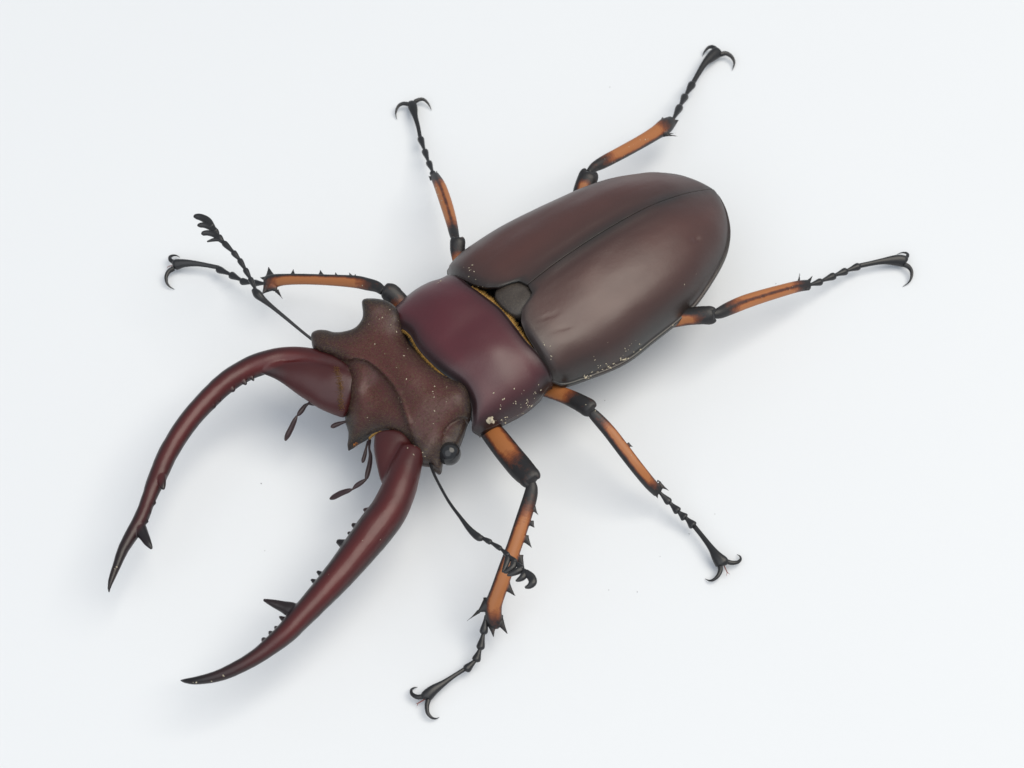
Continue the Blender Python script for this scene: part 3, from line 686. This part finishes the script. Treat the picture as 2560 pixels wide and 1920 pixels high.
antenna(Z5, K5, [(150, 310, 16, 7.2), (160, 345, 15, 7.4), (182, 395, 14, 7.8), (240, 500, 15, 8.5), (300, 582, 19, 9.1), (345, 640, 30, 9.5), (385, 676, 38, 9.8), (408, 684, 26, 9.9)],
        [(405, 680, 28, 9.9), (450, 704, 26, 10.1), (500, 736, 24, 10.3), (535, 768, 26, 10.5), (570, 800, 28, 10.7), (605, 835, 30, 10.9), (632, 862, 32, 11.0)],
        [[(535, 775, 34, 10.5), (528, 800, 30, 10.5), (515, 835, 22, 10.4), (506, 850, 10, 10.4)], [(565, 800, 38, 10.7), (555, 825, 34, 10.7), (530, 845, 26, 10.6), (512, 850, 12, 10.6)], [(600, 835, 38, 10.9), (575, 848, 34, 10.9), (548, 860, 24, 10.8), (530, 866, 10, 10.8)],
         [(622, 852, 38, 11.0), (604, 876, 34, 11.0), (585, 888, 22, 10.9), (572, 893, 9, 10.9)], [(620, 850, 34, 11.1), (648, 875, 42, 11.1), (655, 900, 42, 11.1), (640, 918, 30, 11.0), (618, 926, 12, 11.0)]])

# ---- palps
def palp(rows_list):
    A = None
    for rows in rows_list:
        V, F, Q = pxtube(ZP, KP, rows, .8, 6, 14)
        m = np.ones(len(V)) * .8
        if A is None: A = link('palp', to_mesh('palp', V, F, m), M_PALP, beetle)
        else: link('palp_segment', to_mesh('palp_segment', V, F, m), M_PALP, A)
palp([[(1060, 330, 60, 4.8), (980, 280, 58, 4.8), (850, 228, 46, 4.8), (700, 178, 60, 4.7), (600, 162, 64, 4.7), (525, 155, 56, 4.6), (500, 156, 30, 4.6)],
      [(505, 160, 30, 4.6), (455, 195, 56, 4.4), (410, 255, 72, 4.2), (370, 305, 56, 4.1), (350, 328, 24, 4.0)],
      [(345, 328, 26, 4.0), (315, 390, 62, 3.8), (270, 490, 76, 3.4), (220, 590, 78, 3.1), (192, 650, 50, 2.9), (184, 672, 20, 2.9)]])
palp([[(1060, 400, 34, 4.6), (990, 418, 40, 4.5), (900, 448, 66, 4.3), (840, 474, 62, 4.2), (814, 482, 28, 4.2)]])
palp([[(1330, 680, 40, 4.6), (1305, 760, 30, 4.5), (1285, 860, 52, 4.3), (1262, 940, 56, 4.1), (1252, 975, 26, 4.1)]])
palp([[(1350, 660, 46, 5.0), (1345, 780, 30, 5.0), (1362, 880, 52, 4.9), (1350, 1000, 70, 4.7), (1325, 1110, 74, 4.5), (1308, 1180, 56, 4.3), (1300, 1205, 30, 4.3)],
      [(1302, 1205, 34, 4.3), (1230, 1255, 66, 4.1), (1170, 1295, 66, 3.9), (1125, 1335, 34, 3.8), (1112, 1348, 24, 3.8)],
      [(1112, 1345, 26, 3.8), (1050, 1365, 66, 3.6), (950, 1402, 80, 3.3), (860, 1450, 76, 3.0), (815, 1472, 46, 2.9), (798, 1478, 20, 2.9)]])

# ------------------------------------------------------------------ pale grains stuck to the beetle, dust on the paper
bpy.context.view_layer.update()
def bvh_of(objs):
    V = []; F = []
    for o in objs:
        b = len(V); V += [o.matrix_world @ v.co for v in o.data.vertices]; F += [[i + b for i in p.vertices] for p in o.data.polygons]
    return BVHTree.FromPolygons(V, F)
targets = [o for o in scene.objects if o.type == 'MESH' and o.name.split('.')[0] in ('head', 'pronotum', 'elytron', 'mandible', 'leg', 'tibia')]
TREE = bvh_of(targets)
def hit(p):
    d = Vector(ray(p)).normalized(); r = TREE.ray_cast(Vector(CAM) * MM, d)
    return (np.array(r[0]) / MM, np.array(r[1])) if r[0] is not None else None
def grain(c, nrm, r, V, F):
    a = np.array(nrm); e = np.cross(a, rng.normal(size=3)); e /= np.linalg.norm(e); g = np.cross(a, e)
    l = rng.uniform(1.0, 2.4); b = len(V); c = c + a * r * .25
    for q in ((e * r * l), (g * r), (-e * r * l), (-g * r), (a * r * .8), (-a * r * .6)): V.append(c + q * rng.uniform(.5, .95))
    F += [(b, b + 1, b + 4), (b + 1, b + 2, b + 4), (b + 2, b + 3, b + 4), (b + 3, b, b + 4), (b + 1, b, b + 5), (b + 2, b + 1, b + 5), (b + 3, b + 2, b + 5), (b, b + 3, b + 5)]
GV, GF = [], []
def scatter(win, pts, n, spread, r0, r1):
    q = catmull(np.array(pts, float), 10) if len(pts) > 1 else np.array(pts, float)
    for _ in range(n):
        p = q[rng.integers(len(q))] + rng.normal(0, spread, 2); h = hit(win(*p))
        if h: grain(h[0], h[1], (r0 + (r1 - r0) * rng.uniform(0, 1) ** 1.7) * 1.0, GV, GF)
scatter(Z2, [(1060, 1495), (1200, 1430), (1330, 1365), (1420, 1280)], 35, 14, .06, .17)
scatter(Z2, [(1150, 1400), (1300, 1300), (1400, 1240)], 11, 45, .03, .08)
scatter(Z2, [(790, 1280), (840, 1370)], 5, 22, .05, .11)
scatter(Z2, [(240, 750)], 7, 26, .05, .15)
scatter(Z2, [(300, 850), (440, 870)], 3, 14, .05, .12)
scatter(Z2, [(1600, 1140), (1770, 960), (1800, 860)], 4, 40, .04, .09)
scatter(Z1, [(1870, 760), (1800, 880), (1760, 950), (1640, 1020), (1540, 1045)], 27, 16, .05, .13)
scatter(Z1, [(1750, 800), (1620, 900), (1480, 940)], 16, 60, .04, .12)
scatter(Z1, [(960, 1200), (970, 1250), (1090, 1230)], 5, 20, .05, .12)
scatter(Z1, [(640, 900), (700, 1000), (620, 1120)], 3, 40, .04, .10)
scatter(Z1, [(870, 850), (920, 980)], 3, 12, .04, .09)
scatter(Z1, [(1100, 1000), (1230, 850), (900, 700), (800, 350), (760, 300)], 26, 80, .05, .12)
scatter(Z1, [(1130, 110), (1160, 70)], 3, 12, .05, .11)
scatter(Z4, [(120, 1520), (180, 1530), (300, 1520), (430, 1490), (340, 1470)], 5, 14, .05, .13)
scatter(Z4, [(1220, 775), (1600, 150), (1500, 420), (900, 1060)], 3, 40, .04, .09)
scatter(Z3, [(160, 1500), (100, 1620)], 3, 8, .07, .13)
scatter(Z9, [(400, 1340), (560, 1250), (750, 1130), (900, 1030)], 12, 34, .04, .09)
scatter(ZH, [(620, 570), (1000, 390), (1110, 400)], 3, 20, .04, .09)
scatter(Z6, [(350, 260), (620, 500), (730, 690)], 3, 12, .04, .09)
scatter(Z8, [(520, 880), (560, 960), (600, 1050)], 4, 12, .05, .10)
o = link('pale_grains', to_mesh('pale_grains', GV, GF, smooth=False), M_GRAIN)
o['kind'] = 'stuff'; o['label'] = 'tiny pale grains dusted over the beetle, thickest along its wing case edge'; o['category'] = 'grains'
ro, ti = [], []
lpath = catmull(np.array([(448, 660), (470, 730), (482, 800), (480, 870), (486, 940)], float), 20)
for _ in range(380):
    p = lpath[rng.integers(len(lpath))] + rng.normal(0, 11, 2); h = hit(Z1(*p))
    if h:
        g = hit(Z1(p[0] - rng.uniform(8, 26), p[1] + rng.normal(0, 7)))
        if g and np.linalg.norm(g[0] - h[0]) < 1.2: ro.append(h[0]); ti.append(g[0] + g[1] * .12)
if ro: hairs('hair_fringe', M_BROWN, head_o, ro, ti, .018)
# one larger crumb near the pronotum's corner
h = hit(Z1(1508, 1022))
if h:
    V, F = ellipsoid((0, 0, 0), (.42, .33, .3), 14, 9); V = [np.array(v) * (1 + .9 * noise.noise(Vector(v) * 4 + Vector((2, 1, 5)))) + h[0] + h[1] * .12 for v in V]
    o = link('crumb', to_mesh('crumb', V, F), M_GRAIN)
    o['label'] = 'small pale crumb stuck on the edge of the beetle\'s pronotum above its front leg'; o['category'] = 'crumb'
DV, DF = [], []
for (x, y, r) in ((653, 1209, .10), (662, 1377, .06), (1525, 218, .08), (1723, 1335, .08), (1650, 1391, .06), (1593, 1480, .07), (1787, 1285, .06), (1512, 1001, .08), (1940, 709, .07), (1522, 1475, .05)):
    grain(at((x, y), r * .4), np.array([0, 0, 1.]), r, DV, DF)
o = link('dust', to_mesh('dust', DV, DF, smooth=False), M_DUST); o['kind'] = 'stuff'; o['label'] = 'faint grey dust specks lying on the white paper'; o['category'] = 'dust'
